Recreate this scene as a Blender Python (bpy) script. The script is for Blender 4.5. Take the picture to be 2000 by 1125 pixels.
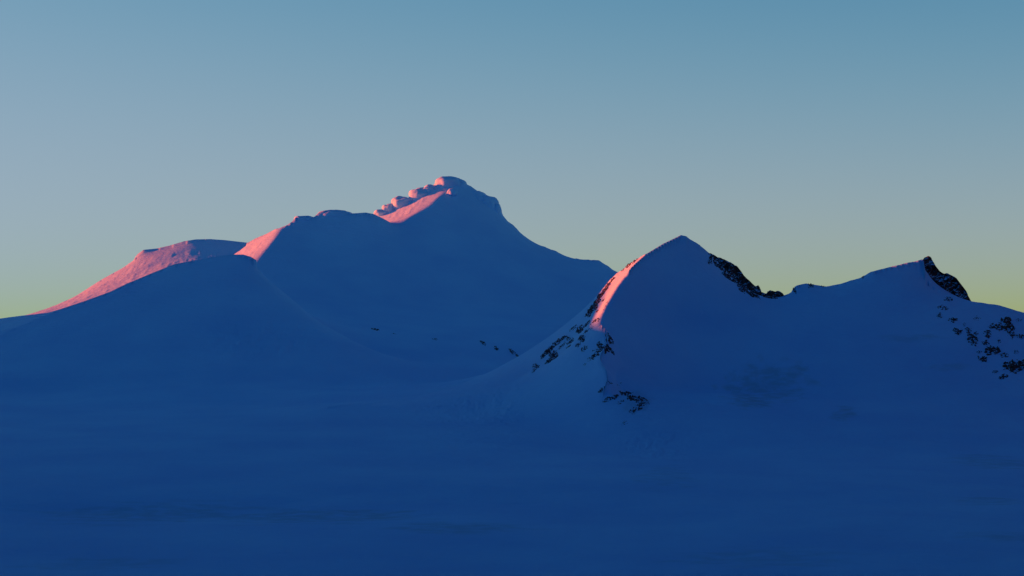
import bpy, math, random
import numpy as np
from mathutils import Vector

# ------------------------------------------------------------------ clear
for o in list(bpy.data.objects):
    bpy.data.objects.remove(o)
scene = bpy.context.scene
COL = scene.collection

# ------------------------------------------------------------------ camera
F = 1000.0 / math.tan(math.radians(15.0))      # focal length in photo pixels (2000 wide)
HORIZON = 650.0
PITCH = math.atan((HORIZON - 562.5) / F)
cam_d = bpy.data.cameras.new('camera')
cam = bpy.data.objects.new('camera', cam_d)
COL.objects.link(cam)
cam_d.sensor_width = 36.0
cam_d.lens = 18.0 / math.tan(math.radians(15.0))
cam_d.clip_start = 0.5
cam_d.clip_end = 40000.0
cam.location = (0, 0, 0)
cam.rotation_euler = (math.radians(90) + PITCH, 0, 0)
scene.camera = cam

# ------------------------------------------------------------------ light
SUN_AZ = math.radians(76.0)      # to the left of the view direction (+Y towards -X)
SUN_EL = math.radians(2.0)
to_sun = Vector((-math.sin(SUN_AZ) * math.cos(SUN_EL), math.cos(SUN_AZ) * math.cos(SUN_EL), math.sin(SUN_EL)))
sun_d = bpy.data.lights.new('sun', 'SUN')
sun_d.energy = 5.0
sun_d.angle = math.radians(0.55)
sun_d.color = (1.0, 0.085, 0.008)
sun = bpy.data.objects.new('sun', sun_d)
COL.objects.link(sun)
sun.location = to_sun * 3000
sun.rotation_euler = to_sun.to_track_quat('Z', 'Y').to_euler()

world = bpy.data.worlds.new('World')
scene.world = world
world.use_nodes = True
wn = world.node_tree.nodes
wl = world.node_tree.links
wn.clear()
w_out = wn.new('ShaderNodeOutputWorld')
w_bg = wn.new('ShaderNodeBackground')
sky = wn.new('ShaderNodeTexSky')
sky.sky_type = 'NISHITA'
sky.sun_disc = False
sky.sun_elevation = SUN_EL
sky.sun_rotation = -SUN_AZ
sky.altitude = 3200
sky.air_density = 1.0
sky.dust_density = 0.3
sky.ozone_density = 3.0
# deep, clear twilight: one tone curve per channel over the whole sky, A c^p / (c^p + k)
w_sep = wn.new('ShaderNodeSeparateColor'); w_com = wn.new('ShaderNodeCombineColor')
wl.new(sky.outputs[0], w_sep.inputs[0])
def w_math(op, a, b):
    n = wn.new('ShaderNodeMath'); n.operation = op
    for k, v in ((0, a), (1, b)):
        if isinstance(v, float): n.inputs[k].default_value = v
        else: wl.new(v, n.inputs[k])
    return n.outputs[0]
for ch, (A_, p_, k_) in enumerate(((1.72, 3.0, 0.03), (2.35, 2.6, 0.315), (3.2, 2.1, 1.14))):
    cp = w_math('POWER', w_sep.outputs[ch], p_)
    q_ = w_math('DIVIDE', cp, w_math('ADD', cp, k_))
    wl.new(w_math('MULTIPLY', q_, A_), w_com.inputs[ch])
wl.new(w_com.outputs[0], w_bg.inputs[0])
wl.new(w_bg.outputs[0], w_out.inputs[0])
w_bg.inputs[1].default_value = 0.053

scene.view_settings.view_transform = 'Standard'
scene.view_settings.look = 'None'
scene.view_settings.gamma = 1.0
scene.view_settings.exposure = 1.88
scene.view_settings.use_curve_mapping = False

# ------------------------------------------------------------------ noise helpers
def _hash(ix, iy, seed):
    h = (ix.astype(np.int64) * 374761393 + iy.astype(np.int64) * 668265263 + seed * 1442695041) & 0xFFFFFFFF
    h = ((h ^ (h >> 13)) * 1274126177) & 0xFFFFFFFF
    return ((h ^ (h >> 16)) & 0xFFFF) / 65535.0

def perlin(x, y, seed=0):
    x = np.asarray(x, dtype=np.float64); y = np.asarray(y, dtype=np.float64)
    ix = np.floor(x); iy = np.floor(y)
    fx = x - ix; fy = y - iy
    ux = fx * fx * fx * (fx * (fx * 6 - 15) + 10)
    uy = fy * fy * fy * (fy * (fy * 6 - 15) + 10)
    def g(ox, oy):
        a = _hash(ix + ox, iy + oy, seed) * 2 * np.pi
        return np.cos(a) * (fx - ox) + np.sin(a) * (fy - oy)
    n0 = g(0, 0) * (1 - ux) + g(1, 0) * ux
    n1 = g(0, 1) * (1 - ux) + g(1, 1) * ux
    return (n0 * (1 - uy) + n1 * uy) * 1.4

def fbm(x, y, octaves=4, seed=0, gain=0.5):
    s = 0.0; a = 1.0; f = 1.0
    for k in range(octaves):
        s = s + a * perlin(x * f + 13.7 * k, y * f - 7.1 * k, seed + k)
        a *= gain; f *= 2.03
    return s

def ridged(x, y, octaves=4, seed=0):
    s = 0.0; a = 1.0; f = 1.0; t = 0
    for k in range(octaves):
        s = s + a * (1 - np.abs(perlin(x * f + 5.3 * k, y * f + 9.1 * k, seed + k)) * 2)
        t += a; a *= 0.5; f *= 2.1
    return s / t

def sstep(a, b, x):
    t = np.clip((x - a) / (b - a), 0, 1)
    return t * t * (3 - 2 * t)

# ------------------------------------------------------------------ from photo pixels to bearings
CA, SA = math.cos(PITCH), math.sin(PITCH)
def ray(px, py):
    a = (np.asarray(px, float) - 1000.0) / F
    b = (562.5 - np.asarray(py, float)) / F
    dx = a; dy = CA - b * SA; dz = SA + b * CA
    h = np.hypot(dx, dy)
    return np.arctan2(dx, dy), dz / h          # bearing, slope of the line of sight

# ------------------------------------------------------------------ terrain grid (bearing x range round the viewpoint)
NT = 1500
T0, T1 = -0.37, 0.37
TH = np.linspace(T0, T1, NT)
segs = [(300, 1000, 90), (1000, 1430, 80), (1430, 2080, 190), (2080, 2260, 35), (2260, 2420, 45), (2420, 2700, 55),
        (2700, 3130, 115), (3130, 3420, 50), (3420, 4600, 40)]
RR = np.concatenate([np.linspace(a, b, n, endpoint=False) for a, b, n in segs] + [[4600.0]])
NR = len(RR)
IDX = np.arange(NR)

# survey lines: (bearing px, elevation py, range m).  hard = crests and ribs, soft = breaks of slope
LINES = []
def hard(pts, jag=0.0): LINES.append((np.array(pts, float), True, jag))
def rib(pts): LINES.append((np.array(pts, float), True, -1.0))
def soft(pts): LINES.append((np.array(pts, float), False, 0.0))
def zline(pts):                                # (px, z, range): hidden ground given by height
    p = [(px, HORIZON - z / r * F, r) for px, z, r in pts]
    soft(p)

# --- rear glacier dome, far left
REAR = [(-420, 700, 3150), (-150, 655, 3180), (0, 625, 3220), (60, 615, 3240), (110, 597, 3250), (150, 577, 3260), (200, 545, 3270),
        (240, 523, 3280), (260, 509, 3285), (268, 497, 3288), (280, 488, 3290), (305, 485.5, 3288), (330, 480, 3283), (360, 471, 3276),
        (382, 467.5, 3272), (410, 467, 3268), (440, 469, 3266), (483, 474, 3266), (560, 500, 3266), (640, 530, 3266)]
hard(REAR)
# break below the crest of the rear dome
soft([(-420, 730, 3000), (-150, 690, 3010), (0, 658, 3040), (100, 625, 3060), (200, 585, 3080), (300, 545, 3090), (400, 520, 3100), (470, 515, 3100)])
# --- shoulder of the main massif
SHOULDER = [(483, 474.5, 2965), (500, 465, 2955), (520, 457, 2940), (533, 450, 2925), (545, 443.5, 2900), (560, 440, 2906), (570, 433, 2910), (577, 425, 2913),
            (588, 421.5, 2917), (603, 421, 2923), (613, 424, 2926), (622, 415.5, 2930), (636, 411, 2932), (656, 409.3, 2933), (674, 411, 2931),
            (684, 417, 2928), (700, 416, 2924), (714, 415, 2918), (730, 418, 2910), (745, 425, 2914), (760, 433, 2926), (772, 439, 2938)]
hard(SHOULDER)
soft([(568, 492, 2862), (600, 476, 2877), (650, 464, 2893), (700, 471, 2880), (735, 481, 2868), (775, 496, 2875), (830, 482, 2890), (900, 455, 2940)])
rib([(545, 446, 2895), (540, 456, 2870), (530, 471, 2840), (515, 490, 2810), (500, 508, 2785), (488, 530, 2755)])
# left foot of the lit facet
soft([(470, 486, 2985), (450, 500, 2960), (435, 520, 2930), (430, 545, 2890)])
# --- main summit
MAIN = [(700, 446, 3075), (735, 417, 3060), (752, 408, 3058), (775, 397, 3055), (800, 389, 3052), (822, 374, 3050), (845, 362, 3050), (856, 350, 3048),
        (864, 346, 3047), (876, 344, 3046), (886, 347, 3045), (896, 347.5, 3045), (906, 356, 3045), (916, 362, 3045), (930, 372, 3045),
        (941, 380.5, 3045), (952, 382, 3044), (962, 386.5, 3043), (968, 395, 3042), (974, 402, 3042), (979, 410, 3042), (981, 420, 3040),
        (986, 428, 3040), (1000, 438, 3038), (1015, 453, 3035), (1030, 465, 3032), (1045, 475, 3030), (1062, 482, 3026), (1085, 490, 3020),
        (1105, 500.5, 3015), (1122, 505, 3010), (1150, 507, 3005), (1170, 508.5, 3000), (1185, 517, 3000), (1195, 526, 3000),
        (1207, 533, 3000), (1260, 545, 3000), (1400, 570, 3000), (1600, 600, 3000), (1900, 630, 3000), (2400, 650, 3000)]
hard(MAIN, 1.8)
rib([(893, 368, 3022), (880, 371, 3012), (862, 379, 3000), (845, 392, 2988), (836, 404, 2978), (815, 414, 2964), (795, 424, 2952), (772, 439, 2940)])
# break of slope low on the main face, low roll with rocks on it, basin behind the near spur
soft([(560, 575, 2640), (650, 596, 2620), (800, 612, 2640), (950, 622, 2660), (1100, 628, 2680), (1250, 632, 2720), (1450, 640, 2750), (1900, 670, 2750), (2400, 690, 2750)])
soft([(640, 640, 2470), (730, 648, 2440), (850, 664, 2410), (940, 672, 2400), (985, 684, 2390), (1030, 706, 2360), (1090, 720, 2330)])
soft([(640, 680, 2330), (730, 700, 2280), (850, 714, 2240), (960, 724, 2210), (1060, 736, 2190), (1200, 750, 2180)])
# --- front left dome
DOME = [(-420, 765, 2240), (-150, 700, 2270), (0, 652, 2300), (50, 632, 2305), (85, 618, 2310), (115, 605, 2315), (160, 590, 2320), (215, 570, 2325),
        (250, 553, 2330), (300, 532, 2340), (340, 516, 2345), (380, 508, 2350), (420, 500.5, 2350), (450, 497, 2350), (475, 497, 2345), (490, 501.5, 2340),
        (502, 509, 2335)]
hard(DOME)
soft([(502, 509, 2335), (520, 527, 2325), (540, 547, 2310), (570, 577, 2285), (605, 608, 2250), (650, 645, 2200), (700, 682, 2140)])
zline([(-420, -40, 2560), (-150, 10, 2580), (0, 20, 2590), (200, 35, 2600), (400, 45, 2600), (520, 48, 2590)])
soft([(-420, 800, 2040), (0, 772, 2040), (200, 752, 2060), (400, 738, 2060), (550, 732, 2060), (700, 740, 2050), (850, 756, 2000)])
# --- near peak: skyline of its left flank, corniced ridge, right-hand crest
FLANK = [(1262, 495, 1884), (1240, 508.5, 1894), (1222, 521.5, 1906), (1205, 534, 1918), (1192, 546, 1927), (1178, 563, 1936), (1165, 582, 1944), (1154, 601, 1950),
         (1146, 616, 1955), (1128, 632, 1962), (1100, 652, 1972), (1070, 675, 1980), (1040, 696, 1985), (1010, 715, 1985), (975, 733, 1975), (930, 749, 1950),
         (880, 762, 1910), (820, 773, 1860), (740, 784, 1790), (640, 794, 1710)]
hard(FLANK, 1.0)
CORNICE = [(1330, 459, 1925), (1295, 476, 1904), (1262, 496, 1882), (1240, 515, 1862), (1218, 537, 1838), (1203, 556, 1815), (1190, 577, 1792), (1178, 600, 1768),
           (1170, 618, 1750), (1168, 628, 1738), (1177, 637, 1727), (1186, 648, 1716), (1189, 660, 1705), (1183, 674, 1693), (1174, 690, 1678), (1172, 702, 1667),
           (1178, 715, 1655), (1186, 728, 1643), (1187, 740, 1633), (1182, 752, 1622), (1178, 763, 1612)]
hard(CORNICE[:5])
rib(CORNICE[4:10])
hard(CORNICE[9:])
soft([(1230, 520, 1879), (1203, 545, 1874), (1188, 565, 1865), (1178, 580, 1858), (1167, 600, 1852), (1158, 618, 1845), (1150, 640, 1835), (1138, 665, 1825), (1115, 690, 1815), (1090, 713, 1800), (1055, 735, 1785), (1000, 757, 1765)])
soft([(1178, 763, 1612), (1200, 790, 1585), (1240, 820, 1550), (1290, 850, 1510), (1350, 885, 1460)])
RIGHT = [(1330, 459, 1925), (1340, 461, 1926), (1347, 467, 1927), (1362, 475, 1929), (1386, 495, 1932), (1410, 520, 1935), (1435, 545, 1938), (1460, 566, 1941),
         (1485, 580, 1944), (1510, 584, 1947), (1533, 582, 1950), (1544, 573, 1951), (1549, 564, 1952), (1556, 557.5, 1953), (1575, 553.5, 1955), (1590, 556.5, 1957),
         (1612, 559.5, 1960), (1640, 555, 1965), (1660, 548, 1969), (1680, 543, 1975), (1700, 531, 1971), (1730, 523.5, 1981), (1760, 516, 1990), (1788, 510, 1999),
         (1803, 506, 2004), (1807, 530, 1985), (1810, 556, 1975), (1830, 570, 1968), (1860, 582, 1962), (1897, 588.5, 1960), (1930, 593, 1960), (1955, 597, 1960),
         (1980, 605, 1958), (2000, 611, 1955), (2150, 645, 1940), (2400, 690, 1920)]
hard(RIGHT, 0.6)
# right spur dividing the bowl from the rocky slope
soft([(1808, 570, 1945), (1830, 610, 1900), (1870, 660, 1850), (1920, 710, 1800), (1970, 760, 1750)])
# bowl
soft([(1196, 566, 1803), (1250, 608, 1835), (1300, 622, 1856), (1330, 615, 1862), (1430, 640, 1850), (1550, 660, 1830), (1680, 650, 1840), (1780, 640, 1860)])
soft([(1189, 660, 1705), (1235, 718, 1716), (1290, 755, 1725), (1330, 760, 1735), (1450, 770, 1735), (1600, 775, 1710), (1750, 780, 1710), (1900, 790, 1690), (2150, 800, 1680), (2400, 830, 1660)])
soft([(1330, 890, 1440), (1500, 880, 1450), (1700, 880, 1460), (1900, 890, 1450), (2150, 900, 1450), (2400, 930, 1430)])
# apron left of the near spur
soft([(800, 790, 1730), (900, 798, 1705), (980, 806, 1675), (1050, 818, 1630), (1110, 836, 1580), (1170, 860, 1515), (1260, 890, 1430)])
soft([(1000, 770, 1730), (1060, 772, 1690), (1110, 775, 1655), (1150, 782, 1620)])
# hidden ground behind the near peak
zline([(640, -62, 2020), (820, -60, 2090), (1000, -52, 2160), (1100, -40, 2180), (1200, -20, 2180), (1330, -20, 2180), (1500, -10, 2200), (1800, -10, 2250), (2100, -20, 2250), (2400, -40, 2250)])
# --- basin floor
soft([(-420, 800, 1880), (0, 797, 1880), (300, 796, 1870), (600, 797, 1840)])
soft([(-420, 880, 1400), (0, 880, 1400), (400, 878, 1410), (800, 872, 1420), (1000, 880, 1410), (1200, 905, 1380)])
soft([(-420, 964, 1130), (0, 966, 1130), (200, 967, 1128), (400, 966, 1130), (550, 964, 1132), (700, 958, 1140), (820, 948, 1155), (920, 938, 1170), (1000, 934, 1180), (1100, 940, 1180)])
soft([(-420, 1002, 1078), (0, 1006, 1076), (200, 1008, 1074), (400, 1007, 1074), (700, 1000, 1078), (950, 992, 1078), (1200, 985, 1080), (1500, 960, 1150), (1800, 960, 1160), (2400, 980, 1150)])
soft([(-420, 1120, 800), (500, 1120, 800), (1000, 1110, 810), (1500, 1090, 830), (2000, 1090, 830), (2400, 1095, 830)])
zline([(-420, -104, 550), (500, -103, 550), (1000, -102, 550), (2400, -100, 550)])
zline([(-420, -92, 300), (1000, -90, 300), (2400, -92, 300)])
# --- hidden ground behind the far crests
zline([(-420, -60, 3420), (0, -10, 3430), (300, 60, 3440), (600, 80, 3440), (900, 100, 3430), (1200, 20, 3420), (1600, -20, 3420), (2400, -30, 3420)])
zline([(560, 70, 3160), (640, 90, 3160), (700, 110, 3160)])
zline([(590, 118, 3000), (650, 132, 3000), (700, 142, 2998), (735, 150, 2990), (757, 158, 2982)])
zline([(-420, -100, 4600), (1000, -100, 4600), (2400, -100, 4600)])

cz = np.zeros((NR, NT)); cn = np.zeros((NR, NT)); hm = np.zeros((NR, NT)); rm = np.zeros((NR, NT))
for li, (p, is_hard, jag) in enumerate(LINES):
    seg = np.hypot(np.diff(p[:, 0]) * 0.7, np.diff(p[:, 2]) * 0.7) + 1e-6
    d = np.concatenate([[0], np.cumsum(seg)])
    s = np.arange(0, d[-1], 0.25)
    px = np.interp(s, d, p[:, 0]); py = np.interp(s, d, p[:, 1]); r = np.interp(s, d, p[:, 2])
    if jag > 0:
        py = py + jag * fbm(s / 14.0, s * 0 + li, 3, 50 + li)
    th, tn = ray(px, py)
    j = np.rint((th - T0) / (T1 - T0) * (NT - 1)).astype(int)
    fi = np.interp(r, RR, IDX)
    ok = (j >= 0) & (j < NT)
    for k in ((0, 1) if is_hard else (0,)):
        i = np.minimum(np.floor(fi).astype(int)[ok] + k, NR - 1); jk = j[ok]
        z = RR[i] * tn[ok] - 0.2 * k
        np.add.at(cz, (i, jk), z); np.add.at(cn, (i, jk), 1.0)
        if is_hard: hm[i, jk] = 1.0
        if jag < 0: rm[i, jk] = 1.0
fixed = cn > 0
cz[fixed] /= cn[fixed]

def relax(z, fx, fz, rr, dth, sweeps, om):
    n, m = z.shape
    dr = np.gradient(rr)
    wr = (1 / dr ** 2)[:, None] * np.ones((1, m)); wt = (1 / (rr * dth) ** 2)[:, None] * np.ones((1, m))
    den = 2 * (wr + wt)
    par = (np.add.outer(np.arange(n), np.arange(m)) % 2)
    free = [(~fx) & (par == 0), (~fx) & (par == 1)]
    for k in range(sweeps):
        for fr in free:
            q = np.pad(z, 1, mode='edge')
            t = (wr * (q[:-2, 1:-1] + q[2:, 1:-1]) + wt * (q[1:-1, :-2] + q[1:-1, 2:])) / den
            z = np.where(fr, z + om * (t - z), z)
    return z

Z = None
for sr, st, sweeps, om in ((4, 16, 900, 1.9), (2, 8, 200, 1.8), (1, 4, 60, 1.6), (1, 2, 25, 1.5), (1, 1, 12, 1.3)):
    ri = np.arange(0, NR, sr); ti = np.arange(0, NT, st)
    n, m = len(ri), len(ti)
    I, J = np.nonzero(fixed)
    ii = np.minimum(np.rint(I / sr).astype(int), n - 1); jj = np.minimum(np.rint(J / st).astype(int), m - 1)
    a = np.zeros((n, m)); b = np.zeros((n, m))
    np.add.at(a, (ii, jj), cz[I, J]); np.add.at(b, (ii, jj), 1)
    fx = b > 0
    fz = np.where(fx, a / np.maximum(b, 1), 0)
    if Z is None:
        z0 = np.full((n, m), fz[fx].mean())
    else:
        # bilinear from the previous level
        fi = np.interp(ri, pri, np.arange(len(pri))); fj = np.interp(ti, pti, np.arange(len(pti)))
        i0 = np.minimum(fi.astype(int), len(pri) - 2); j0 = np.minimum(fj.astype(int), len(pti) - 2)
        u = (fi - i0)[:, None]; v = (fj - j0)[None]
        z0 = (Z[i0][:, j0] * (1 - u) * (1 - v) + Z[i0 + 1][:, j0] * u * (1 - v) + Z[i0][:, j0 + 1] * (1 - u) * v + Z[i0 + 1][:, j0 + 1] * u * v)
    z0 = np.where(fx, fz, z0)
    Z = relax(z0, fx, fz, RR[ri], (TH[1] - TH[0]) * st, sweeps, om)
    pri, pti = ri, ti

def box_blur(a, k0, k1):
    for ax, k in ((0, k0), (1, k1)):
        if k < 1: continue
        pad = [(0, 0), (0, 0)]; pad[ax] = (k + 1, k)
        c = np.cumsum(np.pad(a, pad, mode='edge'), axis=ax)
        a = (c[2 * k + 1:] - c[:-2 * k - 1]) / (2 * k + 1) if ax == 0 else (c[:, 2 * k + 1:] - c[:, :-2 * k - 1]) / (2 * k + 1)
    return a
def blur3(a, k0, k1):
    for _ in range(3): a = box_blur(a, k0, k1)
    return a

# drifted snow: soften every break of slope away from the crests and ribs
near_hard = blur3(hm, 2, 5)
near_hard = np.clip(near_hard / 0.03, 0, 1)
w = 1 - near_hard
hardm = hm > 0
Zh = Z[hardm]
for _ in range(26):
    Z = box_blur(Z, 2, 6)
    Z[hardm] = Zh

XX = RR[:, None] * np.sin(TH)[None]
YY = RR[:, None] * np.cos(TH)[None]
# wind-worked undulations
amp = sstep(350, 900, RR)[:, None] * (0.15 + 0.85 * w)
Z = Z + amp * (1.5 * fbm(XX / 150, YY / 190, 3, 3) + 0.45 * fbm(XX / 34, YY / 55, 3, 11)) + 0.10 * fbm(XX / 7, YY / 11, 2, 21) * (0.3 + 0.7 * w)
def bump(px, r, h, sx, sy):
    global Z
    x0 = (px - 1000) / F * r
    Z = Z + h * np.exp(-((XX - x0) / sx) ** 2 - ((YY - r) / sy) ** 2)
bump(296, 3262, 4, 14, 16)
# lee scoop under the cornice
_c = np.array(CORNICE)[:, [2, 0]][::-1]
xc = (np.interp(RR, _c[:, 0], _c[:, 1]) - 1000) / F * RR
dc = XX - xc[:, None]
rowm = (sstep(1605, 1625, RR) * sstep(1745, 1700, RR))[:, None]
Z = Z - rowm * 11.0 * sstep(0.3, 14, dc) * sstep(120, 14, dc)
Z = Z + rowm * 1.2 * np.exp(-((dc + 2) / 3.0) ** 2)
# broken, wind-carved ground: below the left dome, on the apron and on the upper glacier
def rough(px0, px1, r0, r1, h, sx, sy, seed):
    global Z
    x = (np.tan(TH) * F + 1000)[None]
    m = sstep(px0 - 60, px0 + 30, x) * sstep(px1 + 60, px1 - 30, x) * sstep(r0 - 30, r0 + 15, RR)[:, None] * sstep(r1 + 30, r1 - 15, RR)[:, None]
    Z = Z + h * m * w * np.maximum(fbm(XX / sx, YY / sy, 4, seed, 0.6), -0.15)
rough(430, 620, 2120, 2200, 3.2, 26, 16, 141)
rough(840, 1010, 1600, 1740, 0.9, 9, 26, 145)
rough(840, 1010, 1430, 1600, 0.9, 20, 8, 149)
rough(100, 420, 3120, 3290, 0.9, 16, 30, 153)
rough(1220, 1340, 1400, 1520, 0.8, 9, 18, 157)
rough(470, 545, 2780, 2980, 0.9, 12, 30, 161)
rough(760, 890, 2945, 3050, 1.0, 12, 26, 165)
# sastrugi in the basin, lying across the wind
bas = sstep(1350, 1100, RR)[:, None]
Z = Z + bas * 0.35 * ridged(XX / 90 + 0.3 * fbm(XX / 60, YY / 60, 2, 5), YY / 16, 3, 31)

# round off the ribs a little
_m = np.clip(blur3(rm, 1, 3) / 0.03, 0, 1)
Z = Z * (1 - _m) + blur3(Z, 1, 3) * _m

def terrain_z(x, y):
    th = np.arctan2(x, y); r = np.hypot(x, y)
    fj = np.clip((th - T0) / (T1 - T0) * (NT - 1), 0, NT - 1.001); fi = np.clip(np.interp(r, RR, IDX), 0, NR - 1.001)
    i = fi.astype(int); j = fj.astype(int); u = fi - i; v = fj - j
    return Z[i, j] * (1 - u) * (1 - v) + Z[i + 1, j] * u * (1 - v) + Z[i, j + 1] * (1 - u) * v + Z[i + 1, j + 1] * u * v

def hit(px, py, rmin=300.0):
    """first ground met along the line of sight through a photo pixel"""
    th, tn = ray(px, py)
    fj = (float(th) - T0) / (T1 - T0) * (NT - 1); j = int(np.clip(round(fj), 0, NT - 1))
    k = np.nonzero((Z[:, j] >= RR * float(tn)) & (RR >= rmin))[0]
    if len(k) == 0:
        k = [int(np.argmax(np.where(RR >= rmin, Z[:, j] / RR, -9)))]
    r = RR[k[0]]
    return np.array([r * math.sin(th), r * math.cos(th), Z[k[0], j]])

# ------------------------------------------------------------------ materials
def new_mat(name):
    m = bpy.data.materials.new(name); m.use_nodes = True
    nt = m.node_tree
    return m, nt, nt.nodes['Principled BSDF']

def N(nt, kind, **kw):
    n = nt.nodes.new(kind)
    for k, v in kw.items(): setattr(n, k, v)
    return n

def snow_material():
    m, nt, bs = new_mat('snow')
    L = nt.links.new
    geo = N(nt, 'ShaderNodeNewGeometry')
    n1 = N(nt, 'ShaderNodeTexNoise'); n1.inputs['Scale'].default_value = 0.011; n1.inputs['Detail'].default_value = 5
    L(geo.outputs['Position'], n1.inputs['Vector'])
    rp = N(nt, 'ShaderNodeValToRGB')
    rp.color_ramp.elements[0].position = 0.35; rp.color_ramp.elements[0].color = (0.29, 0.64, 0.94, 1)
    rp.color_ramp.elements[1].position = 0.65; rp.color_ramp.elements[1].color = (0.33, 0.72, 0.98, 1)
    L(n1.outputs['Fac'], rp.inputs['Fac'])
    ia = N(nt, 'ShaderNodeAttribute', attribute_name='ice')
    n3 = N(nt, 'ShaderNodeTexNoise'); n3.inputs['Scale'].default_value = 0.09; n3.inputs['Detail'].default_value = 6
    L(geo.outputs['Position'], n3.inputs['Vector'])
    m3 = N(nt, 'ShaderNodeMapRange'); m3.inputs['From Min'].default_value = 0.3; m3.inputs['From Max'].default_value = 0.6
    L(n3.outputs['Fac'], m3.inputs['Value'])
    mm = N(nt, 'ShaderNodeMath', operation='MULTIPLY'); L(ia.outputs['Fac'], mm.inputs[0]); L(m3.outputs['Result'], mm.inputs[1])
    mi = N(nt, 'ShaderNodeMix', data_type='RGBA'); mi.inputs['B'].default_value = (0.22, 0.46, 0.56, 1)
    L(mm.outputs[0], mi.inputs['Factor']); L(rp.outputs['Color'], mi.inputs['A'])
    L(mi.outputs['Result'], bs.inputs['Base Color'])
    bs.inputs['Roughness'].default_value = 0.75
    bs.inputs['Specular IOR Level'].default_value = 0.15
    # wind crust: stretched fine relief
    mp = N(nt, 'ShaderNodeMapping'); mp.inputs['Scale'].default_value = (0.10, 0.22, 0.16)
    L(geo.outputs['Position'], mp.inputs['Vector'])
    n2 = N(nt, 'ShaderNodeTexNoise'); n2.inputs['Scale'].default_value = 1.0; n2.inputs['Detail'].default_value = 6; n2.inputs['Roughness'].default_value = 0.6
    L(mp.outputs['Vector'], n2.inputs['Vector'])
    bp = N(nt, 'ShaderNodeBump'); bp.inputs['Strength'].default_value = 0.6; bp.inputs['Distance'].default_value = 2.0
    L(n2.outputs['Fac'], bp.inputs['Height'])
    L(bp.outputs['Normal'], bs.inputs['Normal'])
    return m
SNOW = snow_material()

def rock_material(name, lo, hi, dark=1.0):
    m, nt, bs = new_mat(name)
    L = nt.links.new
    geo = N(nt, 'ShaderNodeNewGeometry')
    n1 = N(nt, 'ShaderNodeTexNoise'); n1.inputs['Scale'].default_value = 0.35; n1.inputs['Detail'].default_value = 6
    L(geo.outputs['Position'], n1.inputs['Vector'])
    rp = N(nt, 'ShaderNodeValToRGB')
    rp.color_ramp.elements[0].position = 0.3; rp.color_ramp.elements[0].color = (0.035 * dark, 0.030 * dark, 0.030 * dark, 1)
    rp.color_ramp.elements[1].position = 0.75; rp.color_ramp.elements[1].color = (0.10 * dark, 0.085 * dark, 0.08 * dark, 1)
    L(n1.outputs['Fac'], rp.inputs['Fac'])
    # snow lodged on ledges
    sep = N(nt, 'ShaderNodeSeparateXYZ'); L(geo.outputs['Normal'], sep.inputs['Vector'])
    n2 = N(nt, 'ShaderNodeTexNoise'); n2.inputs['Scale'].default_value = 0.16; n2.inputs['Detail'].default_value = 5
    L(geo.outputs['Position'], n2.inputs['Vector'])
    ad = N(nt, 'ShaderNodeMath', operation='ADD'); L(sep.outputs['Z'], ad.inputs[0]); L(n2.outputs['Fac'], ad.inputs[1])
    mr = N(nt, 'ShaderNodeMapRange'); mr.inputs['From Min'].default_value = lo; mr.inputs['From Max'].default_value = hi
    L(ad.outputs[0], mr.inputs['Value'])
    mx = N(nt, 'ShaderNodeMix', data_type='RGBA'); mx.inputs['B'].default_value = (0.31, 0.68, 0.95, 1)
    L(mr.outputs['Result'], mx.inputs['Factor']); L(rp.outputs['Color'], mx.inputs['A'])
    L(mx.outputs['Result'], bs.inputs['Base Color'])
    bs.inputs['Roughness'].default_value = 0.9
    bs.inputs['Specular IOR Level'].default_value = 0.2
    bp = N(nt, 'ShaderNodeBump'); bp.inputs['Strength'].default_value = 0.6; bp.inputs['Distance'].default_value = 1.0
    L(n1.outputs['Fac'], bp.inputs['Height']); L(bp.outputs['Normal'], bs.inputs['Normal'])
    return m
ROCK = rock_material('rock', 1.26, 1.34)
BLOCKER_ROCK = rock_material('blocker_rock', 1.62, 1.72, 0.35)  # rock darkened so the added slopes bounce little light

# ------------------------------------------------------------------ mesh helpers
def mesh_obj(name, verts, quads, mat, parent=None, smooth=True, loc=None):
    verts = np.asarray(verts, np.float32); quads = np.asarray(quads, np.int32)
    if loc is not None:
        loc = np.asarray(loc, np.float32); verts = verts - loc
    k = quads.shape[1]
    me = bpy.data.meshes.new(name)
    me.vertices.add(len(verts)); me.vertices.foreach_set('co', verts.ravel())
    me.loops.add(quads.size); me.loops.foreach_set('vertex_index', quads.ravel())
    me.polygons.add(len(quads)); me.polygons.foreach_set('loop_start', np.arange(0, quads.size, k, dtype=np.int32))
    me.update(calc_edges=True)
    me.validate()
    me.polygons.foreach_set('use_smooth', np.full(len(quads), smooth))
    me.materials.append(mat)
    o = bpy.data.objects.new(name, me)
    COL.objects.link(o)
    if loc is not None: o.location = [float(v) for v in loc]
    if parent is not None: o.parent = parent
    return o

def tag(o, label, kind=None, cat=None, group=None):
    o['label'] = label
    if kind: o['kind'] = kind
    if cat: o['category'] = cat
    if group: o['group'] = group
    return o

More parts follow.
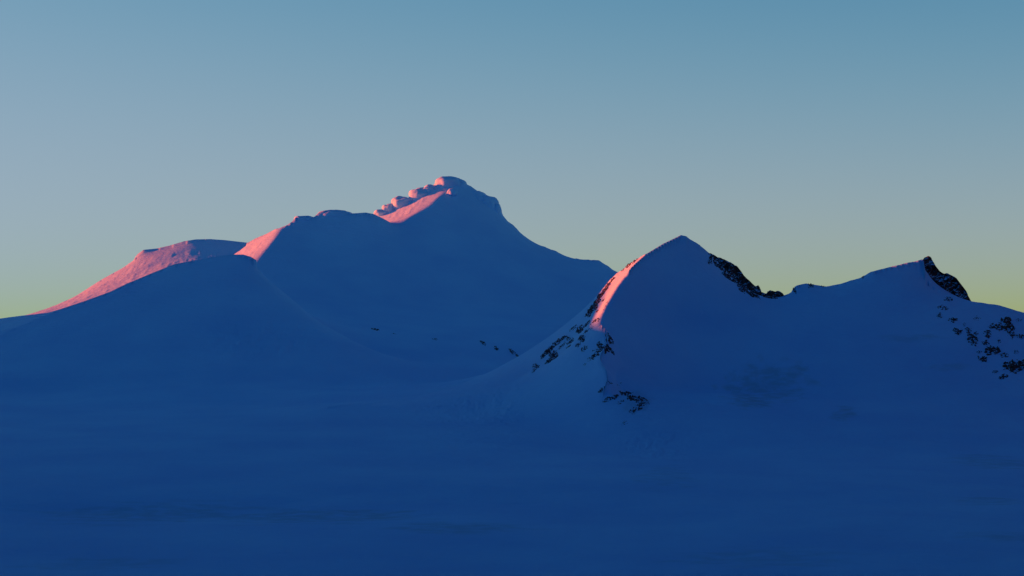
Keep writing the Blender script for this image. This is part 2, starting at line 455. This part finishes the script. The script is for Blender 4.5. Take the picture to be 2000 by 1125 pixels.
# ------------------------------------------------------------------ split the ground into its mountains
def curve_r(pts):
    p = np.array(pts, float)
    th, _ = ray(p[:, 0], p[:, 0] * 0 + 600)
    return np.interp((TH[:-1] + TH[1:]) / 2, th, p[:, 1])
Rc = ((RR[:-1] + RR[1:]) / 2)[:, None]
PXc = (np.tan((TH[:-1] + TH[1:]) / 2) * F + 1000)[None] + 0 * Rc
ident = np.zeros((NR - 1, NT - 1), int)                       # 0 snowfield
main_from = curve_r([(-420, 2600), (0, 2600), (520, 2590), (600, 2440), (700, 2270), (850, 2230), (1100, 2190), (1500, 2210), (2400, 2250)])
ident[Rc > main_from] = 1                                     # main massif
rear_from = curve_r([(-420, 2600), (430, 2600), (470, 3090), (560, 3160), (700, 3160), (702, 9000)])
ident[(Rc > rear_from) & (PXc < 700)] = 2                     # rear dome
ident[(Rc > 2600) & (PXc < 430)] = 2
dome_from = curve_r([(-420, 1960), (0, 1950), (600, 1950), (760, 2060), (840, 2400), (842, 9000)])
ident[(Rc > dome_from) & (Rc <= main_from) & (PXc < 842)] = 3
near_from = curve_r([(700, 9000), (702, 1800), (820, 1740), (950, 1670), (1050, 1590), (1150, 1490), (1300, 1410), (1500, 1440), (2000, 1450), (2400, 1440)])
ident[(Rc > near_from) & (Rc <= main_from) & (PXc > 702) & (ident == 0)] = 4
split = 1545 + (1930 - Rc) * 0.25
ident[(ident == 4) & (PXc > split)] = 5

# wind-scoured ice: duller, greyer patches and streaks with ragged shapes
ICE = np.zeros_like(Z)
_n = fbm(XX / 16, YY / 24, 4, 61) ; _n2 = fbm(XX / 60, YY / 14, 3, 65)
def ice_patch(px, py, wpx, hpx, strength, rot=0.0, streak=False):
    P = hit(px, py); r = math.hypot(P[0], P[1]); mpp = r / F
    j = int(round((math.atan2(P[0], P[1]) - T0) / (T1 - T0) * (NT - 1))); tn = Z[:, j] / RR
    a = (XX - RR[:, None] * math.sin(math.atan2(P[0], P[1]))) / (RR[:, None] / F) / (wpx / 2)
    b = (Z / RR[:, None] * F - (HORIZON - py)) / (hpx / 2)
    near_r = np.exp(-((RR[:, None] - r) / 160.0) ** 2)
    d = np.hypot(a, b - rot * a)
    ICE[:] = np.maximum(ICE, strength * near_r * sstep(1.15, 0.55, d + 0.5 * (_n2 if streak else _n)))
ice_patch(1500, 750, 170, 90, 0.6, 0.25); ice_patch(1468, 782, 70, 36, 0.7); ice_patch(1650, 806, 46, 26, 0.55); ice_patch(1850, 715, 90, 14, 0.3, 0, True)
ice_patch(1950, 895, 160, 24, 0.45, -0.15, True); ice_patch(1930, 968, 150, 16, 0.4, 0, True); ice_patch(1950, 1035, 140, 20, 0.4, 0.1, True)
ice_patch(300, 995, 420, 40, 0.45, 0, True); ice_patch(620, 1005, 420, 34, 0.5, -0.05, True); ice_patch(900, 1030, 260, 22, 0.45, -0.1, True)
ice_patch(1500, 1085, 360, 40, 0.3, 0.05, True); ice_patch(1240, 785, 80, 50, 0.4); ice_patch(1300, 930, 120, 60, 0.25)
ice_patch(1780, 660, 120, 16, 0.35, 0, True); ice_patch(200, 1090, 300, 30, 0.3, 0, True)
vid = np.arange(NR * NT).reshape(NR, NT)
ALLV = np.stack([XX, YY, Z], -1).reshape(-1, 3)
def patch(k, name):
    i, j = np.nonzero(ident == k)
    q = np.stack([vid[i, j], vid[i, j + 1], vid[i + 1, j + 1], vid[i + 1, j]], -1)
    u, inv = np.unique(q, return_inverse=True)
    o = mesh_obj(name, ALLV[u], inv.reshape(-1, 4), SNOW)
    at = o.data.attributes.new('ice', 'FLOAT', 'POINT')
    at.data.foreach_set('value', ICE.reshape(-1)[u].astype(np.float32))
    return o
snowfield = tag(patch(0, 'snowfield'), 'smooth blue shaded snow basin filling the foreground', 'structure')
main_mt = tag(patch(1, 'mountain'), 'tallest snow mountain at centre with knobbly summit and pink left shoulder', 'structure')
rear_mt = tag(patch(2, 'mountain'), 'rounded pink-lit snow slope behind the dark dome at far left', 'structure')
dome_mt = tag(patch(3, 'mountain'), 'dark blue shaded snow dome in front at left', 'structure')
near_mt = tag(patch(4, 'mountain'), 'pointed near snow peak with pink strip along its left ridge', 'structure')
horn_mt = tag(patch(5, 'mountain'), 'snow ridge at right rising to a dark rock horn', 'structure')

# ------------------------------------------------------------------ unseen valley round the viewpoint, its walls shaped to shade and block low sky
ta = np.linspace(T1, 2 * np.pi + T0, 420)
ra = np.concatenate([[0.0, 40], np.linspace(90, 300, 8), np.linspace(360, 4600, 110)])
RA = ra[:, None]; TA = ta[None]
X2 = RA * np.sin(TA); Y2 = RA * np.cos(TA)
floor = -100 + 92 * np.exp(-(RA / 130.0) ** 2) - 3
behind = sstep(math.radians(26), math.radians(48), TA) * sstep(math.radians(300), math.radians(245), TA)
ringh = -100 + 640 * behind + 70 * behind * fbm(TA * 5, RA * 0 + 2, 4, 71)  # unseen ring of slopes added to block low sky light
ring_c = 820 + 80 * fbm(TA * 2.2, RA * 0, 2, 77)
lside = 1 - sstep(math.radians(280), math.radians(300), TA)
zz = floor + (ringh + 100) * np.exp(-np.abs(RA - ring_c) / 300.0) * sstep(180, 640, RA) * lside
# neighbouring ridge to the left whose shadow lies over the basin; its near end is raised to shade the added ring
WEST = np.array([(-1100, -1200, 800), (-1200, -300, 850), (-1280, 100, 800), (-1330, 500, 700), (-1360, 900, 620), (-1370, 1250, 480), (-1375, 1500, 220), (-1380, 1750, 85), (-1400, 2000, 66), (-1400, 2090, 66), (-1400, 2200, 84), (-1400, 2300, 98), (-1400, 2420, 130), (-1410, 2550, 160), (-1420, 2700, 166), (-1440, 2850, 132), (-1450, 3000, 50), (-1500, 3200, -30)], float)
# unseen dark rock mountain added on the right to block low sky light
EAST_BLOCKER = np.array([(900, 200, 420), (1250, 700, 480), (1230, 1200, 560), (1230, 1700, 560), (1380, 2150, 480), (1600, 2600, 250)], float)
LR = [(a, b, 0.75) for a, b in zip(WEST[:-1], WEST[1:])] + [(a, b, 1.15) for a, b in zip(EAST_BLOCKER[:-1], EAST_BLOCKER[1:])]
for (x0, y0, z0), (x1, y1, z1), sl in LR:
    dx, dy = x1 - x0, y1 - y0
    t = np.clip(((X2 - x0) * dx + (Y2 - y0) * dy) / (dx * dx + dy * dy), 0, 1)
    dd = np.hypot(X2 - x0 - t * dx, Y2 - y0 - t * dy)
    zz = np.maximum(zz, np.maximum(z0 + t * (z1 - z0) - sl * dd, -100))
zz = zz + 7 * fbm(X2 / 260, Y2 / 260, 4, 81) * sstep(300, 900, RA)
# join the modelled wedge at its two edges
for edge, j in ((T1, NT - 1), (2 * np.pi + T0, 0)):
    ez = np.interp(ra, RR, Z[:, j]); ez = np.where(ra < 300, floor[:, 0] + (Z[0, j] - (-103)) * sstep(40, 300, ra), ez)
    k = sstep(0.11, 0.0, np.abs(TA - edge))
    zz = zz * (1 - k) + ez[:, None] * k
n, m = zz.shape
v2 = np.arange(n * m).reshape(n, m)
q = np.stack([v2[:-1, :-1], v2[:-1, 1:], v2[1:, 1:], v2[1:, :-1]], -1).reshape(-1, 4)
terr = tag(mesh_obj('terrain', np.stack([X2, Y2, zz], -1).reshape(-1, 3), q, SNOW), 'unseen snow and rock slopes round the basin, shaped to shade it and block low sky', 'structure')
terr.data.materials.append(BLOCKER_ROCK)
rocky = (zz[:-1, :-1] > -40 + 40 * fbm(X2 / 150, Y2 / 150, 2, 88)[:-1, :-1]) & ((TA[:, :-1] + 0 * RA[:-1]) < math.radians(262))
terr.data.polygons.foreach_set('material_index', rocky.astype(np.int32).ravel())
# strip of slope between the viewpoint and the basin
tb = np.linspace(T0, T1, 60); rb = ra[:10]
RB = rb[:, None]
zb = floor[:10] + (np.interp(tb, TH, Z[0])[None] + 103) * sstep(40, 300, RB)
v3 = np.arange(600).reshape(10, 60)
q = np.stack([v3[:-1, :-1], v3[:-1, 1:], v3[1:, 1:], v3[1:, :-1]], -1).reshape(-1, 4)
tag(mesh_obj('slope', np.stack([RB * np.sin(tb), RB * np.cos(tb), zb], -1).reshape(-1, 3), q, SNOW), 'snow slope falling away below the viewpoint', 'structure')

# ------------------------------------------------------------------ rocks breaking through the snow
UP = np.array([0.0, SA * -1, CA])          # up direction of the picture plane (tilted back a little)
def grid_faces(n, m, wrap=False):
    v = np.arange(n * m).reshape(n, m)
    if wrap: v = np.concatenate([v, v[:, :1]], 1)
    return np.stack([v[:-1, :-1], v[:-1, 1:], v[1:, 1:], v[1:, :-1]], -1).reshape(-1, 4)

def frame_at(P, e=5.0):
    gx = (terrain_z(P[0] + e, P[1]) - terrain_z(P[0] - e, P[1])) / (2 * e)
    gy = (terrain_z(P[0], P[1] + e) - terrain_z(P[0], P[1] - e)) / (2 * e)
    nrm = np.array([-float(gx), -float(gy), 1.0]); nrm /= np.linalg.norm(nrm)
    v = P / np.linalg.norm(P)
    R = np.cross(v, [0, 0, 1.0]); R /= np.linalg.norm(R)
    U = np.cross(R, v)
    t1 = R - nrm * R.dot(nrm); t1 /= np.linalg.norm(t1)
    t2 = np.cross(nrm, t1)
    return nrm, R, U, t1, t2

_seed = [100]
def outcrop(px, py, wpx, hpx, ang, parent, cover=0.5, amp=1.0, rmin=300.0, nu=30, nv=22, label=None):
    """a patch of bedrock lying in the slope: ridged crags stand through the snow, the rest stays below it"""
    _seed[0] += 1; sd = _seed[0]
    P = hit(px, py, rmin)
    nrm, R, U, t1, t2 = frame_at(P)
    mpp = np.hypot(P[0], P[1]) / F
    M = np.array([[t1.dot(R), t2.dot(R)], [t1.dot(U), t2.dot(U)]])
    if abs(np.linalg.det(M)) < 0.16:
        M = M + np.eye(2) * 0.2
    Mi = np.linalg.inv(M)
    u, v = np.meshgrid(np.linspace(-1, 1, nu), np.linspace(-1, 1, nv))
    ca, sa = math.cos(math.radians(ang)), math.sin(math.radians(ang))
    du = (u * wpx / 2 * ca - v * hpx / 2 * sa) * mpp * 1.25
    dv = (u * wpx / 2 * sa + v * hpx / 2 * ca) * mpp * 1.25
    a = Mi[0, 0] * du + Mi[0, 1] * dv; b = Mi[1, 0] * du + Mi[1, 1] * dv
    lim = 2.2 * max(wpx, hpx) * mpp
    a = np.clip(a, -lim, lim); b = np.clip(b, -lim, lim)
    pts = P + a[..., None] * t1 + b[..., None] * t2
    sz = math.sqrt(wpx * hpx) * mpp
    k = 2.4 / sz
    q = ridged(a * k * 0.8 + sd, b * k * 0.8, 3, sd) * 0.55 + 0.45 * (fbm(a * k * 1.6, b * k * 1.6 + sd, 3, sd + 9) * 0.5 + 0.5)
    rad = np.hypot(u, v) * (1 + 0.55 * fbm(u * 1.3 + sd * 3.1, v * 1.3 - sd * 1.7, 3, sd + 33))
    edge = 1 - np.clip(rad, 0, 1.4) ** 2.2 * 0.9
    hgt = (q - (1.0 - cover)) * edge
    hgt = np.where(hgt > 0, hgt, hgt * 2.5 - 0.06) - (1 - sstep(1.1, 0.7, np.maximum(rad, np.hypot(u, v) - 0.15))) * 0.6
    # stepped crags
    st = np.floor(hgt * 7) / 7
    hgt = hgt * 0.5 + st * 0.5
    z = terrain_z(pts[..., 0], pts[..., 1])
    pts = np.stack([pts[..., 0], pts[..., 1], z], -1)
    d = hgt * amp * min(sz, 16.0) * 0.75
    pts = pts + d[..., None] * (nrm * 0.75 + np.array([0, 0, 0.35]))
    pts = pts + (0.05 * sz * fbm(a * k * 3, b * k * 3 + 40, 2, sd + 20))[..., None] * (t1 * 0.8)
    o = mesh_obj('rock_outcrop', pts.reshape(-1, 3), grid_faces(nv, nu), ROCK, parent, smooth=False, loc=P)
    if label: o['label'] = label
    return o

# left flank of the near peak
for a in [(1240, 505, 16, 7, 38, .50), (1228, 516, 18, 8, 40, .55), (1217, 524, 10, 6, 40, .5), (1197, 547, 16, 9, 48, .58), (1188, 558, 18, 12, 50, .62), (1181, 568, 20, 13, 52, .64), (1173, 580, 22, 14, 55, .66),
          (1166, 591, 22, 14, 55, .66), (1159, 602, 20, 13, 55, .64), (1151, 613, 20, 12, 48, .6), (1178, 588, 10, 7, 50, .5), (1184, 594, 10, 9, 50, .42), (1167, 609, 9, 9, 40, .5), (1181, 603, 9, 7, 50, .4),
          (1146, 634, 22, 13, 42, .5), (1133, 644, 20, 13, 42, .55), (1164, 628, 20, 8, 20, .5), (1144, 647, 14, 14, 60, .48), (1155, 640, 12, 8, 30, .42), (1120, 641, 18, 6, 40, .5),
          (1092, 668, 34, 9, 40, .52), (1073, 684, 30, 10, 42, .55), (1062, 694, 22, 9, 48, .55), (1098, 676, 22, 6, 45, .45), (1082, 696, 22, 16, 48, .58), (1071, 707, 20, 12, 48, .55), (1047, 718, 18, 13, 50, .5), (1041, 727, 12, 8, 60, .42),
          (1113, 667, 16, 20, 65, .5), (1111, 677, 12, 10, 40, .5), (1136, 663, 14, 15, 60, .6), (1129, 676, 12, 7, 30, .55), (1141, 681, 16, 9, 40, .52),
          (1173, 681, 18, 15, 45, .58), (1190, 666, 14, 18, 70, .55), (1190, 685, 18, 11, -15, .55), (1163, 695, 22, 14, 40, .52), (1152, 702, 12, 8, 40, .42), (1142, 716, 9, 6, 30, .4),
          (1174, 763, 14, 9, 30, .5), (1189, 751, 16, 6, 20, .45), (1209, 752, 12, 6, 0, .4), (1186, 783, 20, 8, 28, .5), (1203, 775, 26, 10, 25, .55), (1222, 771, 26, 9, 0, .58), (1238, 776, 26, 11, -10, .58), (1253, 780, 22, 11, -20, .52), (1262, 786, 14, 10, -40, .48),
          (1250, 795, 24, 13, 25, .5), (1237, 803, 18, 12, 30, .48), (1213, 786, 20, 7, 20, .42), (1219, 829, 12, 10, 20, .42)]:
    outcrop(*a[:5], near_mt, cover=a[5])
# rocky slope under the right-hand horn
for a in [(1853, 585, 18, 10, 0, .5), (1842, 603, 10, 22, 80, .45), (1836, 617, 14, 12, 50, .48), (1862, 627, 18, 12, 20, .5), (1871, 648, 16, 18, -60, .56), (1892, 650, 14, 16, 60, .52), (1899, 667, 26, 20, -30, .55), (1908, 622, 14, 10, 0, .42),
          (1929, 655, 14, 18, 70, .54), (1946, 640, 14, 22, 80, .52), (1966, 637, 26, 28, 50, .58), (1977, 655, 14, 16, 70, .5), (1924, 674, 16, 12, 0, .5), (1934, 685, 28, 15, 15, .56), (1948, 688, 15, 15, 60, .58), (1919, 701, 20, 11, -15, .56),
          (1992, 658, 18, 11, -20, .5), (1944, 727, 12, 8, 0, .48), (1960, 737, 18, 9, 10, .54), (1977, 720, 24, 32, 70, .6), (1998, 716, 18, 26, 60, .58), (1962, 696, 18, 10, 0, .48), (1912, 688, 10, 7, 0, .46), (1984, 690, 12, 8, 0, .45),
          (1951, 668, 10, 8, 40, .46), (1884, 634, 9, 7, 0, .45), (1934, 640, 9, 8, 0, .44), (1990, 626, 12, 8, 20, .45), (1906, 652, 10, 8, 30, .5), (2020, 690, 26, 30, 60, .56), (2040, 740, 30, 26, 60, .56), (2030, 640, 20, 16, 30, .5),
          (1685, 537, 7, 6, 20, .55), (1584, 553, 12, 6, 0, .55), (1551, 565, 8, 12, 60, .55), (1608, 558, 12, 4, 0, .5)]:
    outcrop(*a[:5], horn_mt, cover=a[5])
# small ledges low on the main mountain
for a in [(943, 670, 16, 6, -35, .55), (969, 682, 10, 7, -35, .55), (1001, 688, 20, 7, -40, .56), (1012, 697, 16, 6, -40, .52), (733, 644, 20, 9, -20, .5), (850, 663, 12, 5, -10, .45), (770, 652, 10, 4, -10, .42)]:
    outcrop(*a[:5], main_mt, cover=a[5], rmin=2050)

# ------------------------------------------------------------------ craggy rock walls standing on the crests
def rock_wall(name, top, bottom, r_bot, r_top, parent, seed, ns=90, nt=40, rough=4.0, jag=2.0, label=None):
    top = np.array(top, float); bottom = np.array(bottom, float)
    s = np.linspace(0, 1, ns)
    def along(p):
        d = np.concatenate([[0], np.cumsum(np.hypot(np.diff(p[:, 0]), np.diff(p[:, 1])))]); d /= d[-1]
        return np.interp(s, d, p[:, 0]), np.interp(s, d, p[:, 1])
    tx, ty = along(top); bx, by = along(bottom)
    t = np.concatenate([np.linspace(0, 1, nt), np.linspace(1, 2, 14)[1:]])
    S, T = np.meshgrid(s, t)
    f = np.where(T <= 1, T, 2 - T)
    px = bx + (tx - bx) * f; py = by + (ty - by) * f
    r = np.where(T <= 1, r_bot + (r_top - r_bot) * T ** 0.8, r_top + (T - 1) * 38)
    cr = ridged(px / 22 + seed, py / 26, 4, seed) + 0.6 * ridged((px + py * 0.6) / 11, (py - px * .3) / 15 + seed, 3, seed + 5)
    cr = cr - cr.mean()
    ends = sstep(0, 0.04, S) * sstep(1, 0.96, S)
    r = r - cr * rough * 1.8 * np.where(T <= 1, 1, 0.5)
    j = jag * (fbm(px / 9 + seed, py / 9, 3, seed + 11)) * ends
    py = py + j * f * np.where(T <= 1, f ** 3, f); px = px + 0.8 * j * f
    th, tn = ray(px, py)
    pts = np.stack([r * np.sin(th), r * np.cos(th), r * tn], -1)
    # tumbled blocks: quantise the relief a little along the line of sight
    P = pts.reshape(-1, 3).mean(0)
    o = mesh_obj(name, pts.reshape(-1, 3), grid_faces(len(t), ns), ROCK, parent, smooth=False, loc=P)
    if label: o['label'] = label
    return o

rock_wall('rock_horn', [(1801, 509), (1806, 502), (1812, 499), (1818, 502), (1822, 510), (1828, 520), (1836, 530), (1843, 534), (1851, 534), (1860, 538), (1868, 543), (1874, 551), (1881, 560), (1887, 568), (1891, 577), (1898, 590)],
          [(1799, 556), (1806, 564), (1814, 570), (1825, 576), (1840, 583), (1860, 591), (1880, 596), (1902, 598)], 1988, 2010, horn_mt, 7, 110, 60, 5.0, 1.6,
          'dark rock cliff of the right-hand horn')
rock_wall('rock_crest', [(1383, 493), (1392, 497), (1402, 502), (1412, 505), (1422, 510), (1432, 515), (1440, 520), (1447, 529), (1453, 538), (1460, 545), (1468, 552), (1475, 559), (1481, 557), (1484, 561), (1488, 571), (1494, 572), (1499, 567), (1508, 569), (1516, 570), (1524, 569), (1530, 574), (1535, 583)],
          [(1381, 502), (1395, 518), (1410, 532), (1425, 546), (1440, 560), (1455, 572), (1470, 584), (1488, 592), (1505, 594), (1520, 592), (1537, 590)], 1953, 1961, near_mt, 17, 160, 34, 3.0, 2.4,
          'jagged dark rock crest right of the near summit')
# rocks on the face just under that crest
for a in [(1389, 503, 16, 9, -48, .58), (1404, 519, 34, 9, -46, .56), (1424, 541, 36, 10, -44, .58), (1447, 562, 34, 9, -42, .58), (1472, 578, 30, 7, -28, .56), (1506, 583, 34, 5, 0, .54)]:
    outcrop(*a[:5], near_mt, cover=a[5])

# ------------------------------------------------------------------ wind-packed snow knobs on the main summit ridge
def snow_knob(px, py, rx, ry, r, seed, depth=1.0, flat=0.0):
    th, tn = ray(px, py)
    P = np.array([r * math.sin(th), r * math.cos(th), r * float(tn)])
    mpp = r / F
    n, m = 22, 40
    la = np.linspace(-np.pi / 2, np.pi / 2, n)[:, None]; lo = np.linspace(0, 2 * np.pi, m, endpoint=False)[None]
    x = np.cos(la) * np.cos(lo); y = np.cos(la) * np.sin(lo); z = np.sin(la) + 0 * lo
    e = 0.9 - 0.1 * flat
    sx = np.sign(x) * np.abs(x) ** e; sz = np.sign(z) * np.abs(z) ** e
    d = 1 + 0.2 * fbm(x * 1.2 + seed, z * 1.2 + y * 1.1, 2, seed)
    pts = np.stack([sx * rx * mpp * d, y * rx * mpp * depth * d, sz * ry * mpp * d], -1) + P
    return mesh_obj('snow_knob', pts.reshape(-1, 3), grid_faces(n, m, True), SNOW, main_mt, loc=P)
for k, a in enumerate([(876, 361, 26, 16, 3046, 1.0, 1), (895, 363, 17, 13, 3046, 1.0, 1), (839, 373, 14, 12, 3040, 1.0, 0), (822, 385, 25, 17, 3044, 1.0, 0), (788, 398, 24, 14, 3046, .9, 0), (760, 409, 14, 11, 3048, 1.0, 0),
                       (745, 416, 15, 7, 3050, 1.0, 0), (884, 376, 11, 8, 3008, 1.0, 0), (952, 402, 20, 20, 3040, 1.0, 0), (965, 415, 16, 18, 3040, 1.0, 0), (930, 390, 20, 16, 3044, 1.0, 0), (590, 430, 15, 8, 2920, 1.0, 1), (655, 421, 32, 11, 2938, .7, 1)]):
    snow_knob(*a[:5], 200 + 3 * k, a[5], a[6])
